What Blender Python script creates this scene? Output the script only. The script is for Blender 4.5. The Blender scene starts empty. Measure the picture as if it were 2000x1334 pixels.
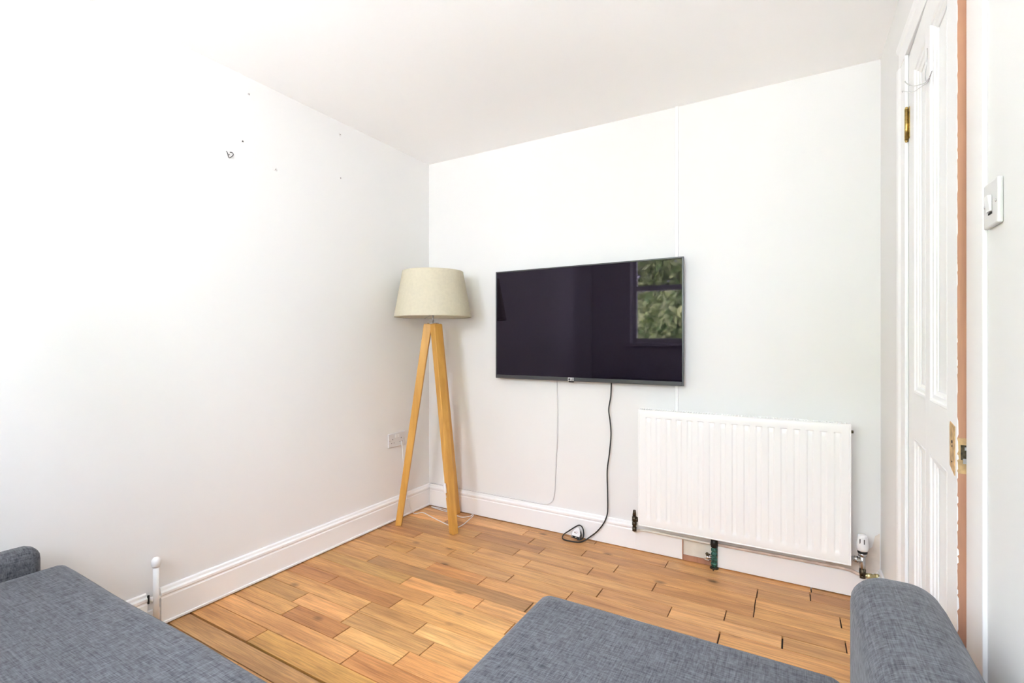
import bpy, bmesh, math, random
from mathutils import Vector, Matrix
random.seed(7)
S = bpy.context.scene
COL = S.collection

# ------------------------------------------------------------------ camera
cam_d = bpy.data.cameras.new('camera')
cam_d.sensor_width = 36.0
cam_d.lens = 950.0 / 2000.0 * 36.0
cam_d.clip_start = 0.02
cam = bpy.data.objects.new('camera', cam_d)
cam.location = (2.234, -2.681, 1.151)
cam.rotation_euler = (math.radians(90), 0, math.atan2(0.5018, 0.865))
COL.objects.link(cam)
S.camera = cam

# ------------------------------------------------------------------ world, exposure
W = bpy.data.worlds.new('world'); S.world = W; W.use_nodes = True
wn = W.node_tree.nodes; wl = W.node_tree.links
bg = wn['Background']
bg.inputs['Color'].default_value = (0.87, 0.93, 1.08, 1)
bg.inputs['Strength'].default_value = 8.0
S.view_settings.view_transform = 'Standard'
S.view_settings.look = 'None'
S.view_settings.exposure = 1.55
FILL_STRENGTH = 23.0         # strength of the unseen globe added to fill the room with light
S.view_settings.gamma = 1.0
S.view_settings.use_curve_mapping = False
S.cycles.max_bounces = 24
S.cycles.diffuse_bounces = 16
S.cycles.glossy_bounces = 4
S.cycles.transmission_bounces = 8
S.cycles.sample_clamp_indirect = 8.0
S.cycles.use_denoising = True
S.cycles.caustics_reflective = False
S.cycles.caustics_refractive = False

RX = 2.565          # right wall
H = 2.40            # ceiling
YR = -3.30          # rear wall (windows)
WINS = [(0.50, 1.30), (1.50, 2.30)]  # the second window is unseen, added for more even daylight
WZ0, WZ1 = 1.13, 2.22

sun_d = bpy.data.lights.new('sun', 'SUN'); sun_d.energy = 23.0; sun_d.angle = 0.01; sun_d.color = (1.0, 0.96, 0.90)
sun = bpy.data.objects.new('sun', sun_d); sun.rotation_euler = (math.radians(-42), 0, math.radians(12)); COL.objects.link(sun)   # shines from over the house onto the garden

# daylight portals at the window openings
for i, (x0, x1) in enumerate(WINS):
    ld = bpy.data.lights.new('window_portal', 'AREA')
    ld.shape = 'RECTANGLE'; ld.size = x1 - x0; ld.size_y = WZ1 - WZ0
    ld.cycles.is_portal = True
    lo = bpy.data.objects.new('window_portal', ld)
    lo.location = ((x0 + x1) / 2, YR - 0.16, (WZ0 + WZ1) / 2)
    lo.rotation_euler = (math.radians(90), 0, 0)     # -Z looks towards +Y, into the room
    COL.objects.link(lo)

# ------------------------------------------------------------------ materials
def mat(name, col, rough=0.5, metal=0.0, spec=0.5, bump=None, var=None, **kw):
    m = bpy.data.materials.new(name); m.use_nodes = True
    nt = m.node_tree; N = nt.nodes; L = nt.links
    b = N['Principled BSDF']
    b.inputs['Base Color'].default_value = (*col, 1)
    b.inputs['Roughness'].default_value = rough
    b.inputs['Metallic'].default_value = metal
    b.inputs['Specular IOR Level'].default_value = spec
    tc = N.new('ShaderNodeTexCoord')
    if var:
        sc, amt = var
        n = N.new('ShaderNodeTexNoise'); n.inputs['Scale'].default_value = sc; n.inputs['Detail'].default_value = 4
        L.new(tc.outputs['Object'], n.inputs['Vector'])
        r = N.new('ShaderNodeMapRange')
        r.inputs['From Min'].default_value = 0.3; r.inputs['From Max'].default_value = 0.7
        r.inputs['To Min'].default_value = 1 - amt; r.inputs['To Max'].default_value = 1 + amt
        L.new(n.outputs['Fac'], r.inputs['Value'])
        mx = N.new('ShaderNodeVectorMath'); mx.operation = 'SCALE'
        mx.inputs[0].default_value = col
        L.new(r.outputs['Result'], mx.inputs['Scale'])
        L.new(mx.outputs['Vector'], b.inputs['Base Color'])
    if bump:
        sc, st, dist = bump
        n = N.new('ShaderNodeTexNoise'); n.inputs['Scale'].default_value = sc; n.inputs['Detail'].default_value = 5
        L.new(tc.outputs['Object'], n.inputs['Vector'])
        bp = N.new('ShaderNodeBump'); bp.inputs['Strength'].default_value = st; bp.inputs['Distance'].default_value = dist
        L.new(n.outputs['Fac'], bp.inputs['Height'])
        L.new(bp.outputs['Normal'], b.inputs['Normal'])
    for k, v in kw.items():
        b.inputs[k.replace('_', ' ')].default_value = v
    return m

M = {}
M['wall'] = mat('white_wall_paint', (0.78, 0.777, 0.765), 0.7, bump=(35, 0.15, 0.002), var=(0.9, 0.006))
M['ceil'] = mat('white_ceiling_paint', (0.94, 0.936, 0.93), 0.85, bump=(60, 0.1, 0.001))
M['gloss'] = mat('white_gloss_paint', (0.86, 0.86, 0.855), 0.35, bump=(14, 0.12, 0.002))
M['enamel'] = mat('white_radiator_enamel', (0.87, 0.87, 0.86), 0.3)
M['plaster'] = mat('bare_pink_plaster', (0.72, 0.65, 0.58), 0.9, bump=(60, 0.5, 0.003), var=(20, 0.1))
M['filler'] = mat('filler_white', (0.72, 0.70, 0.68), 0.85, bump=(150, 0.6, 0.002))
M['white_plastic'] = mat('white_plastic', (0.80, 0.80, 0.80), 0.3)
M['grey_plastic'] = mat('greyed_white_plastic', (0.66, 0.65, 0.65), 0.35)
M['dark_hole'] = mat('dark_recess', (0.02, 0.018, 0.016), 0.9)
M['black'] = mat('black_rubber', (0.012, 0.012, 0.012), 0.45)
M['dk_metal'] = mat('aged_dark_metal', (0.09, 0.075, 0.05), 0.4, metal=0.9, var=(150, 0.5), bump=(200, 0.4, 0.001))
M['brass'] = mat('brass', (0.55, 0.40, 0.14), 0.35, metal=1.0, var=(90, 0.3))
M['pale_brass'] = mat('pale_brass', (0.62, 0.55, 0.30), 0.4, metal=0.8, var=(90, 0.25))
M['chrome'] = mat('dull_chrome', (0.62, 0.62, 0.62), 0.25, metal=1.0)
M['copper'] = mat('painted_copper_pipe', (0.62, 0.50, 0.42), 0.5, var=(25, 0.2))
M['pipe_white'] = mat('cream_painted_pipe', (0.74, 0.71, 0.62), 0.4, var=(15, 0.08))
M['green'] = mat('green_corroded_copper', (0.05, 0.16, 0.12), 0.6, metal=0.2, var=(120, 0.9), bump=(160, 0.8, 0.003))
M['shade'] = mat('cream_linen_shade', (0.58, 0.53, 0.40), 0.9, bump=(400, 0.2, 0.001), var=(60, 0.04))
M['shade_in'] = mat('shade_lining', (0.70, 0.66, 0.54), 0.8)
M['bezel'] = mat('tv_bezel_metal', (0.09, 0.09, 0.095), 0.35, metal=0.8)
M['tvback'] = mat('tv_back_plastic', (0.02, 0.02, 0.022), 0.5)
M['silver'] = mat('silver_logo', (0.8, 0.8, 0.8), 0.25, metal=1.0)
M['screen'] = mat('tv_glass', (0.0025, 0.0012, 0.0045), 0.03, spec=0.37, Specular_Tint=(0.93, 0.78, 1.0, 1))
M['bare_wood'] = mat('bare_wood_patch', (0.55, 0.36, 0.17), 0.7, var=(60, 0.3))
M['bark'] = mat('bark', (0.10, 0.07, 0.05), 0.9, var=(12, 0.3))
M['bounce_ground'] = mat('pale_bounce_ground', (0.62, 0.61, 0.59), 0.9, var=(3, 0.1))  # unseen ground, made pale to bounce sunlight up to the ceiling
M['fence'] = mat('fence_wood', (0.05, 0.045, 0.05), 0.8, var=(9, 0.3))
M['red_print'] = mat('red_print', (0.55, 0.10, 0.12), 0.6)
M['matte'] = mat('matt_white_paint', (0.80, 0.80, 0.79), 0.65)
M['sash'] = mat('window_sash_paint', (0.78, 0.78, 0.77), 0.4)

def leaf_mat():
    m = bpy.data.materials.new('leaf_green'); m.use_nodes = True
    nt = m.node_tree; N = nt.nodes; L = nt.links; b = N['Principled BSDF']
    g = N.new('ShaderNodeNewGeometry')
    r = N.new('ShaderNodeValToRGB')
    r.color_ramp.elements[0].color = (0.08, 0.18, 0.05, 1)
    r.color_ramp.elements[1].color = (0.66, 0.74, 0.34, 1)
    L.new(g.outputs['Random Per Island'], r.inputs['Fac'])
    L.new(r.outputs['Color'], b.inputs['Base Color'])
    b.inputs['Roughness'].default_value = 0.5
    return m
M['leaf'] = leaf_mat()

def glass_mat():
    m = bpy.data.materials.new('window_glass'); m.use_nodes = True
    nt = m.node_tree; N = nt.nodes; L = nt.links
    N.remove(N['Principled BSDF'])
    t = N.new('ShaderNodeBsdfTransparent'); g = N.new('ShaderNodeBsdfGlossy'); g.inputs['Roughness'].default_value = 0.02
    mx = N.new('ShaderNodeMixShader'); f = N.new('ShaderNodeFresnel'); f.inputs['IOR'].default_value = 1.3
    L.new(f.outputs['Fac'], mx.inputs['Fac']); L.new(t.outputs[0], mx.inputs[1]); L.new(g.outputs[0], mx.inputs[2])
    L.new(mx.outputs[0], N['Material Output'].inputs['Surface'])
    return m
M['glass'] = glass_mat()

def wood_mat(name, c0, c1, axis='X', scale=1.0, rough=0.45, tone=False, knots=False):
    """straight-grained wood; grain runs along the given object axis"""
    m = bpy.data.materials.new(name); m.use_nodes = True
    nt = m.node_tree; N = nt.nodes; L = nt.links; b = N['Principled BSDF']
    tc = N.new('ShaderNodeTexCoord')
    mp = N.new('ShaderNodeMapping')
    s = {'X': (1.6, 26, 26), 'Y': (26, 1.6, 26), 'Z': (26, 26, 1.6)}[axis]
    mp.inputs['Scale'].default_value = tuple(v * scale for v in s)
    add = N.new('ShaderNodeVectorMath'); add.operation = 'ADD'
    g = N.new('ShaderNodeNewGeometry')
    off = N.new('ShaderNodeVectorMath'); off.operation = 'SCALE'; off.inputs[0].default_value = (31.0, 57.0, 13.0)
    L.new(g.outputs['Random Per Island'], off.inputs['Scale'])
    L.new(tc.outputs['Object'], add.inputs[0]); L.new(off.outputs[0], add.inputs[1])
    L.new(add.outputs[0], mp.inputs['Vector'])
    n1 = N.new('ShaderNodeTexNoise'); n1.inputs['Scale'].default_value = 1.0; n1.inputs['Detail'].default_value = 8
    n1.inputs['Roughness'].default_value = 0.62; n1.inputs['Distortion'].default_value = 0.5
    L.new(mp.outputs[0], n1.inputs['Vector'])
    n2 = N.new('ShaderNodeTexNoise'); n2.inputs['Scale'].default_value = 5.0; n2.inputs['Detail'].default_value = 3
    L.new(add.outputs[0], n2.inputs['Vector'])
    r = N.new('ShaderNodeValToRGB')
    r.color_ramp.elements[0].position = 0.28; r.color_ramp.elements[0].color = (*c0, 1)
    r.color_ramp.elements[1].position = 0.72; r.color_ramp.elements[1].color = (*c1, 1)
    L.new(n1.outputs['Fac'], r.inputs['Fac'])
    out = r.outputs['Color']
    if tone:      # fine pores along the grain
        m3 = N.new('ShaderNodeMapping'); m3.inputs['Scale'].default_value = (9, 210, 210)
        n3 = N.new('ShaderNodeTexNoise'); n3.inputs['Scale'].default_value = 1.0; n3.inputs['Detail'].default_value = 4
        L.new(add.outputs[0], m3.inputs['Vector']); L.new(m3.outputs[0], n3.inputs['Vector'])
        q3 = N.new('ShaderNodeMapRange'); q3.inputs['From Min'].default_value = 0.32; q3.inputs['From Max'].default_value = 0.6
        q3.inputs['To Min'].default_value = 0.74; q3.inputs['To Max'].default_value = 1.05
        L.new(n3.outputs['Fac'], q3.inputs['Value'])
        s3 = N.new('ShaderNodeVectorMath'); s3.operation = 'SCALE'
        L.new(out, s3.inputs[0]); L.new(q3.outputs[0], s3.inputs['Scale']); out = s3.outputs[0]
    mr = N.new('ShaderNodeMapRange')
    mr.inputs['From Min'].default_value = 0.3; mr.inputs['From Max'].default_value = 0.7
    mr.inputs['To Min'].default_value = 0.93; mr.inputs['To Max'].default_value = 1.07
    L.new(n2.outputs['Fac'], mr.inputs['Value'])
    sc = N.new('ShaderNodeVectorMath'); sc.operation = 'SCALE'
    L.new(out, sc.inputs[0]); L.new(mr.outputs[0], sc.inputs['Scale']); out = sc.outputs[0]
    if tone:
        at = N.new('ShaderNodeAttribute'); at.attribute_name = 'tint'
        mu = N.new('ShaderNodeVectorMath'); mu.operation = 'MULTIPLY'
        L.new(out, mu.inputs[0]); L.new(at.outputs['Color'], mu.inputs[1]); out = mu.outputs[0]
    if knots:
        v = N.new('ShaderNodeTexVoronoi'); v.inputs['Scale'].default_value = 5.5; v.inputs['Randomness'].default_value = 1
        mk = N.new('ShaderNodeMapping'); mk.inputs['Scale'].default_value = (0.55, 1, 1)
        L.new(add.outputs[0], mk.inputs['Vector']); L.new(mk.outputs[0], v.inputs['Vector'])
        kr = N.new('ShaderNodeMapRange'); kr.inputs['From Min'].default_value = 0.03; kr.inputs['From Max'].default_value = 0.11
        kr.inputs['To Min'].default_value = 0.36; kr.inputs['To Max'].default_value = 1.0
        L.new(v.outputs['Distance'], kr.inputs['Value'])
        sk = N.new('ShaderNodeVectorMath'); sk.operation = 'SCALE'
        L.new(out, sk.inputs[0]); L.new(kr.outputs[0], sk.inputs['Scale']); out = sk.outputs[0]
    L.new(out, b.inputs['Base Color'])
    b.inputs['Roughness'].default_value = rough
    bp = N.new('ShaderNodeBump'); bp.inputs['Strength'].default_value = 0.12; bp.inputs['Distance'].default_value = 0.002
    L.new(n1.outputs['Fac'], bp.inputs['Height']); L.new(bp.outputs[0], b.inputs['Normal'])
    return m
M['floor'] = wood_mat('oak_floor_planks', (0.45, 0.21, 0.078), (0.80, 0.445, 0.18), 'X', 1.0, 0.42, tone=True, knots=True)
M['oak'] = wood_mat('oak_lamp_legs', (0.50, 0.245, 0.045), (0.70, 0.385, 0.09), 'Z', 1.0, 0.4)
M['pine_edge'] = wood_mat('bare_pine_door_edge', (0.27, 0.12, 0.07), (0.52, 0.27, 0.165), 'Z', 0.8, 0.7)

def fabric_mat():
    m = bpy.data.materials.new('grey_woven_fabric'); m.use_nodes = True
    nt = m.node_tree; N = nt.nodes; L = nt.links; b = N['Principled BSDF']
    tc = N.new('ShaderNodeTexCoord')
    outs = []
    for sc in ((10, 480, 150), (480, 12, 150), (45, 200, 70), (200, 60, 70)):
        mp = N.new('ShaderNodeMapping'); mp.inputs['Scale'].default_value = sc
        L.new(tc.outputs['Object'], mp.inputs['Vector'])
        n = N.new('ShaderNodeTexNoise'); n.inputs['Scale'].default_value = 1.0; n.inputs['Detail'].default_value = 3
        L.new(mp.outputs[0], n.inputs['Vector']); outs.append(n.outputs['Fac'])
    a = N.new('ShaderNodeMath'); a.operation = 'ADD'; L.new(outs[0], a.inputs[0]); L.new(outs[1], a.inputs[1])
    c = N.new('ShaderNodeMath'); c.operation = 'ADD'; L.new(outs[2], c.inputs[0]); L.new(outs[3], c.inputs[1])
    d = N.new('ShaderNodeMath'); d.operation = 'ADD'; L.new(a.outputs[0], d.inputs[0]); L.new(c.outputs[0], d.inputs[1])
    e = N.new('ShaderNodeMath'); e.operation = 'MULTIPLY'; e.inputs[1].default_value = 0.25; L.new(d.outputs[0], e.inputs[0])
    r = N.new('ShaderNodeValToRGB')
    r.color_ramp.elements[0].position = 0.38; r.color_ramp.elements[0].color = (0.039, 0.041, 0.048, 1)
    r.color_ramp.elements[1].position = 0.62; r.color_ramp.elements[1].color = (0.165, 0.172, 0.188, 1)
    L.new(e.outputs[0], r.inputs['Fac'])
    L.new(r.outputs['Color'], b.inputs['Base Color'])
    b.inputs['Roughness'].default_value = 0.95
    b.inputs['Specular IOR Level'].default_value = 0.15
    b.inputs['Sheen Weight'].default_value = 0.15
    bp = N.new('ShaderNodeBump'); bp.inputs['Strength'].default_value = 0.35; bp.inputs['Distance'].default_value = 0.002
    L.new(e.outputs[0], bp.inputs['Height']); L.new(bp.outputs[0], b.inputs['Normal'])
    return m
M['fabric'] = fabric_mat()

# ------------------------------------------------------------------ helpers
class MB:
    """collects shapes, then links them as ONE mesh object"""
    def __init__(s): s.bm = bmesh.new()
    def box(s, x0, x1, y0, y1, z0, z1, mi=0):
        vs = [s.bm.verts.new(p) for p in ((x0,y0,z0),(x1,y0,z0),(x1,y1,z0),(x0,y1,z0),(x0,y0,z1),(x1,y0,z1),(x1,y1,z1),(x0,y1,z1))]
        for f in ((0,3,2,1),(4,5,6,7),(0,1,5,4),(1,2,6,5),(2,3,7,6),(3,0,4,7)):
            fc = s.bm.faces.new([vs[i] for i in f]); fc.material_index = mi
        return vs
    def hexa(s, pts, mi=0):
        vs = [s.bm.verts.new(p) for p in pts]
        for f in ((0,3,2,1),(4,5,6,7),(0,1,5,4),(1,2,6,5),(2,3,7,6),(3,0,4,7)):
            fc = s.bm.faces.new([vs[i] for i in f]); fc.material_index = mi
    def quad(s, pts, mi=0):
        f = s.bm.faces.new([s.bm.verts.new(p) for p in pts]); f.material_index = mi; return f
    def cyl(s, a, b, r0, r1=None, n=20, cap=True, mi=0):
        a = Vector(a); b = Vector(b); r1 = r0 if r1 is None else r1
        d = (b - a).normalized()
        u = d.orthogonal().normalized(); v = d.cross(u)
        A = []; B = []
        for i in range(n):
            t = 2 * math.pi * i / n; w = u * math.cos(t) + v * math.sin(t)
            A.append(s.bm.verts.new(a + w * r0)); B.append(s.bm.verts.new(b + w * r1))
        for i in range(n):
            f = s.bm.faces.new((A[i], A[(i+1) % n], B[(i+1) % n], B[i])); f.material_index = mi; f.smooth = True
        if cap:
            s.bm.faces.new(A[::-1]).material_index = mi; s.bm.faces.new(B).material_index = mi
    def lathe(s, prof, c=(0,0,0), n=40, mi=0, close=False, ax='Z'):
        rings = []
        for (r, z) in prof:
            ring = []
            for i in range(n):
                t = 2*math.pi*i/n
                p = (r*math.cos(t), r*math.sin(t), z)
                if ax == 'Y': p = (p[0], p[2], p[1])
                if ax == 'X': p = (p[2], p[0], p[1])
                ring.append(s.bm.verts.new((c[0]+p[0], c[1]+p[1], c[2]+p[2])))
            rings.append(ring)
        for k in range(len(rings) - 1):
            for i in range(n):
                f = s.bm.faces.new((rings[k][i], rings[k][(i+1)%n], rings[k+1][(i+1)%n], rings[k+1][i]))
                f.smooth = True; f.material_index = mi
        if close:
            s.bm.faces.new(rings[0][::-1]); s.bm.faces.new(rings[-1])
    def tube(s, pts, r, n=8, sub=6, mi=0):
        P = smooth_path([Vector(p) for p in pts], sub)
        prev = None; rings = []
        up = Vector((0.13, 0.27, 1)).normalized()
        for i, p in enumerate(P):
            t = (P[min(i+1, len(P)-1)] - P[max(i-1, 0)]).normalized()
            if prev is None:
                u = t.orthogonal().normalized()
            else:
                u = (prev - t * prev.dot(t)).normalized()
            prev = u; v = t.cross(u)
            rings.append([s.bm.verts.new(p + (u*math.cos(2*math.pi*k/n) + v*math.sin(2*math.pi*k/n))*r) for k in range(n)])
        for a, b in zip(rings, rings[1:]):
            for k in range(n):
                f = s.bm.faces.new((a[k], a[(k+1)%n], b[(k+1)%n], b[k])); f.smooth = True; f.material_index = mi
        s.bm.faces.new(rings[0][::-1]); s.bm.faces.new(rings[-1])
    def extrude(s, prof, a, b, up=(0,0,1), out=(1,0,0), mi=0):
        """profile of (out, up) points swept straight from a to b"""
        a = Vector(a); b = Vector(b); up = Vector(up); out = Vector(out)
        A = [s.bm.verts.new(a + out*o + up*u) for o, u in prof]
        B = [s.bm.verts.new(b + out*o + up*u) for o, u in prof]
        n = len(prof)
        for i in range(n):
            f = s.bm.faces.new((A[i], A[(i+1)%n], B[(i+1)%n], B[i])); f.material_index = mi
        s.bm.faces.new(A[::-1]); s.bm.faces.new(B)
    def build(s, name, mats, parent=None, bevel=0, seg=2, loc=None, smooth=False, clean=True):
        if clean: bmesh.ops.recalc_face_normals(s.bm, faces=s.bm.faces)
        me = bpy.data.meshes.new(name); s.bm.to_mesh(me); s.bm.free()
        for m in (mats if isinstance(mats, (list, tuple)) else [mats]): me.materials.append(m)
        o = bpy.data.objects.new(name, me); COL.objects.link(o)
        if parent:
            o.parent = parent; o.matrix_parent_inverse = Matrix.Translation(-Vector(parent.location)) if loc is None else Matrix()
        if loc is not None: o.location = loc
        if bevel:
            bv = o.modifiers.new('bevel', 'BEVEL'); bv.width = bevel; bv.segments = seg; bv.limit_method = 'ANGLE'; bv.angle_limit = math.radians(40)
            bv.harden_normals = False
        if smooth:
            for p in me.polygons: p.use_smooth = True
        return o

def smooth_path(P, sub):
    if len(P) < 3 or sub <= 1: return P
    out = []
    Q = [P[0]*2 - P[1]] + P + [P[-1]*2 - P[-2]]
    for i in range(1, len(Q) - 2):
        a, b, c, d = Q[i-1:i+3]
        for k in range(sub):
            t = k / sub
            out.append(0.5*((2*b) + (c-a)*t + (2*a-5*b+4*c-d)*t*t + (3*b-a-3*c+d)*t**3))
    out.append(P[-1]); return out

def tag(o, label=None, cat=None, group=None, kind=None):
    if label: o['label'] = label
    if cat: o['category'] = cat
    if group: o['group'] = group
    if kind: o['kind'] = kind
    return o
def empty(name, loc, label, cat, group=None):
    o = bpy.data.objects.new(name, None); o.location = loc; COL.objects.link(o)
    o.empty_display_size = 0.05
    return tag(o, label, cat, group)
def struct(o): return tag(o, kind='structure')

# ------------------------------------------------------------------ room shell
WT = 0.14
b = MB(); b.box(-WT, 0, YR-0.3, WT, -0.05, H+0.1); struct(b.build('wall_left', M['wall']))
b = MB(); b.box(0, RX, 0, WT, -0.05, H+0.1); struct(b.build('wall_back', M['wall']))
# right wall with the door opening
DY0, DY1, DZ = -1.279, -0.604, 2.112
b = MB()
b.box(RX, RX+WT, DY1, WT, -0.05, H+0.1); b.box(RX, RX+WT, YR-0.3, DY0, -0.05, H+0.1); b.box(RX, RX+WT, DY0, DY1, DZ, H+0.1)
struct(b.build('wall_right', M['wall']))
# rear wall with two window openings
b = MB(); RT = 0.3
xs = [0.0, WINS[0][0], WINS[0][1], WINS[1][0], WINS[1][1], RX]
for i in range(0, 6, 2): b.box(xs[i], xs[i+1], YR-RT, YR, -0.05, H+0.1)
for (x0, x1) in WINS:
    b.box(x0, x1, YR-RT, YR, -0.05, WZ0); b.box(x0, x1, YR-RT, YR, WZ1, H+0.1)
struct(b.build('wall_rear', M['wall']))
b = MB(); b.box(-WT, RX+WT, YR-RT, WT, H, H+0.12); struct(b.build('ceiling', M['ceil']))
# hallway beyond the door
b = MB(); b.box(RX+WT, RX+WT+0.9, DY0-0.3, DY0-0.25, -0.05, H+.1); b.box(RX+WT, RX+WT+0.9, DY1+0.25, DY1+0.3, -0.05, H+.1)
b.box(RX+WT+0.9, RX+WT+0.95, DY0-0.3, DY1+0.3, -0.05, H+.1); b.box(RX+WT, RX+WT+.95, DY0-0.3, DY1+0.3, H, H+.1); b.box(RX+WT, RX+WT+.95, DY0-.3, DY1+.3, -.05, -0.003)
struct(b.build('wall_hallway', M['wall']))

# window sashes
for i, (x0, x1) in enumerate(WINS):
    y0, y1 = YR-0.17, YR-0.12
    b = MB(); t = 0.045; mid = 1.80
    b.box(x0, x0+t, y0, y1, WZ0, WZ1); b.box(x1-t, x1, y0, y1, WZ0, WZ1)
    b.box(x0+t, x1-t, y0, y1, WZ0, WZ0+0.06); b.box(x0+t, x1-t, y0, y1, WZ1-0.05, WZ1)
    b.box(x0+t, x1-t, y0-0.01, y1+0.01, mid-0.03, mid+0.03)
    w = struct(b.build('window_%d' % (i+1), M['sash'], bevel=0.003))
    b = MB(); b.box(x0+t, x1-t, y0+0.02, y0+0.026, WZ0+0.06, mid-0.03); b.box(x0+t, x1-t, y0+0.02, y0+0.026, mid+0.03, WZ1-0.05)
    b.build('pane', M['glass'], w)
    b = MB(); b.box(x0-0.05, x1+0.05, YR+0.0005, YR+0.03, WZ0-0.035, WZ0-0.0005); b.build('window_sill', M['gloss'], w, bevel=0.004)

# ------------------------------------------------------------------ floor: staggered oak planks, rows parallel to the back wall
JOINTS = {0:[.622], 1:[.835,1.664,2.297], 2:[.303,.923,1.245,2.087], 3:[.608,1.035], 4:[.923,1.35,1.665,2.086],
 5:[.3,.722,1.037,1.984], 6:[.617,1.462,1.775], 7:[.253,.405,1.039,1.353,1.98], 8:[.619,.935], 9:[.298,1.24,1.87], 10:[.615,1.037],
 11:[.828], 12:[.303,.719], 13:[.62,.934], 14:[.31], 15:[.365,.685,1.0], 16:[.832], 17:[.414]}
TONES = {(0,0):(.86,.84,.84),(0,1):(.9,.9,.9),(1,2):(.98,1,1),(1,3):(.82,.78,.76),(2,1):(.84,.8,.8),(2,2):(.86,.84,.8),(3,1):(.74,.70,.72),(3,2):(.95,.95,.93),
 (4,1):(.86,.84,.83),(4,2):(.88,.85,.83),(4,3):(.84,.80,.78),(4,4):(1.02,1.04,1.0),(4,5):(.86,.90,.80),
 (5,0):(.88,.84,.84),(5,1):(1.03,1.05,1.0),(6,0):(.95,.95,.9),(7,1):(.86,.86,.78),(7,3):(.95,.95,.92),
 (8,0):(.98,.98,.95),(8,1):(.98,.90,.85),(8,2):(1.05,1.02,.98),(9,0):(.97,.97,.92),(9,1):(.74,.74,.76),(10,0):(.88,.92,.84),(10,1):(1.12,1.06,1.0),
 (11,0):(.95,.92,.85),(12,0):(.88,.8,.76),(12,1):(.84,.76,.70),(12,2):(1.08,1.08,.98),(13,0):(1.04,1.04,.98),(13,1):(.92,.92,.86),(13,2):(1.22,1.30,1.28),
 (14,0):(.86,.87,.80),(14,1):(1.10,1.06,1.02),(15,0):(1.0,.99,.9),(15,1):(.80,.70,.64),(15,2):(1.22,1.27,1.2),(15,3):(1.08,1.0,.92),
 (16,0):(1.10,1.06,1.0),(16,1):(.96,.85,.78),(17,0):(.98,.92,.82),(17,1):(1.02,1.04,.82)}
b = MB(); bm = b.bm
lay = bm.loops.layers.float_color.new('tint')
PITCH = 0.0892; rf = random.Random(3)
edges = [0.0] + [-0.06 - PITCH*k for k in range(0, 40)]
for k in range(len(edges) - 1):
    ya, yb = edges[k], edges[k+1]
    if ya < YR: break
    yb = max(yb, YR)
    if k in JOINTS:
        J = list(JOINTS[k])
    else:
        J = []; x = rf.uniform(0.2, 0.9)
    x = (J[-1] if J else 0) + 0.0
    if not J: x = rf.uniform(.1, .6)
    while x < RX - 0.25:
        x += rf.choice([0.315, 0.63, 0.42, 0.84]); J.append(x)
    J = [0.0] + [j for j in J if j < RX - 0.03] + [RX]
    g_y = rf.uniform(.0012, .0021)
    for i in range(len(J) - 1):
        x0, x1 = J[i] + rf.uniform(.0011, .0034), J[i+1] - rf.uniform(.0011, .0034)
        t = TONES.get((k, i))
        if t is None:
            v = rf.uniform(.86, 1.12); t = (v*rf.uniform(.97, 1.03), v, v*rf.uniform(.93, 1.03))
        t = tuple(c_**1.3 for c_ in t)
        top = -0.0 + rf.uniform(-0.0004, 0)
        a0 = ya - g_y; a1 = yb + g_y
        if k == 18: a0 = ya - 0.0085
        if k == 17: a1 = yb + 0.0005
        vs = b.box(x0, x1, a1, a0, -0.02, top)
        for f in {f for v_ in vs for f in v_.link_faces}:
            for lp in f.loops: lp[lay] = (*t, 1)
vs = b.box(-0.0, RX, YR, 0.0, -0.03, -0.012, 1)
for f in {f for v_ in vs for f in v_.link_faces}:
    for lp in f.loops: lp[lay] = (1, 1, 1, 1)
fl = struct(b.build('floor', [M['floor'], M['dark_hole']], bevel=0.0007, seg=1))
b = MB(); b.box(RX+.0005, RX+WT, DY0, DY1, -0.05, 0.004); struct(b.build('trim_5', M['pine_edge']))

# ------------------------------------------------------------------ skirting boards
SK = [(0, 0.0045), (0.018, 0.0045), (0.018, 0.108), (0.0155, 0.112), (0.0155, 0.117), (0.019, 0.121), (0.019, 0.131), (0.012, 0.137), (0.010, 0.146), (0.006, 0.150), (0, 0.150)]
def bead(): return SK
b = MB()
b.extrude(SK, (0, -0.0, 0), (0, -1.690, 0), out=(1, 0, 0))
b.extrude(SK, (0, -1.738, 0), (0, YR, 0), out=(1, 0, 0))
b.box(0, 0.012, -1.738, -1.690, 0.0045, 0.075)
b.box(0.0, 0.0245, -1.6897, -0.02, 0.0045, 0.014)      # small lip at the floor
struct(b.build('baseboard_left', M['gloss'], bevel=0.0012, seg=2))
b = MB()
b.extrude(SK, (0.0195, 0, 0), (1.479, 0, 0), out=(0, -1, 0))
SK2 = [(0, 0.0045), (0.018, 0.0045), (0.018, 0.112), (0.015, 0.117), (0, 0.117)]
b.extrude(SK2, (1.479, 0, 0), (1.724, 0, 0), out=(0, -1, 0))
SK3 = [(0, 0.0045), (0.020, 0.0045), (0.020, 0.110), (0.016, 0.115), (0, 0.115)]
b.extrude(SK3, (1.897, 0, 0), (RX, 0, 0), out=(0, -1, 0))
struct(b.build('baseboard_back', M['gloss'], bevel=0.0012, seg=2))
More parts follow.
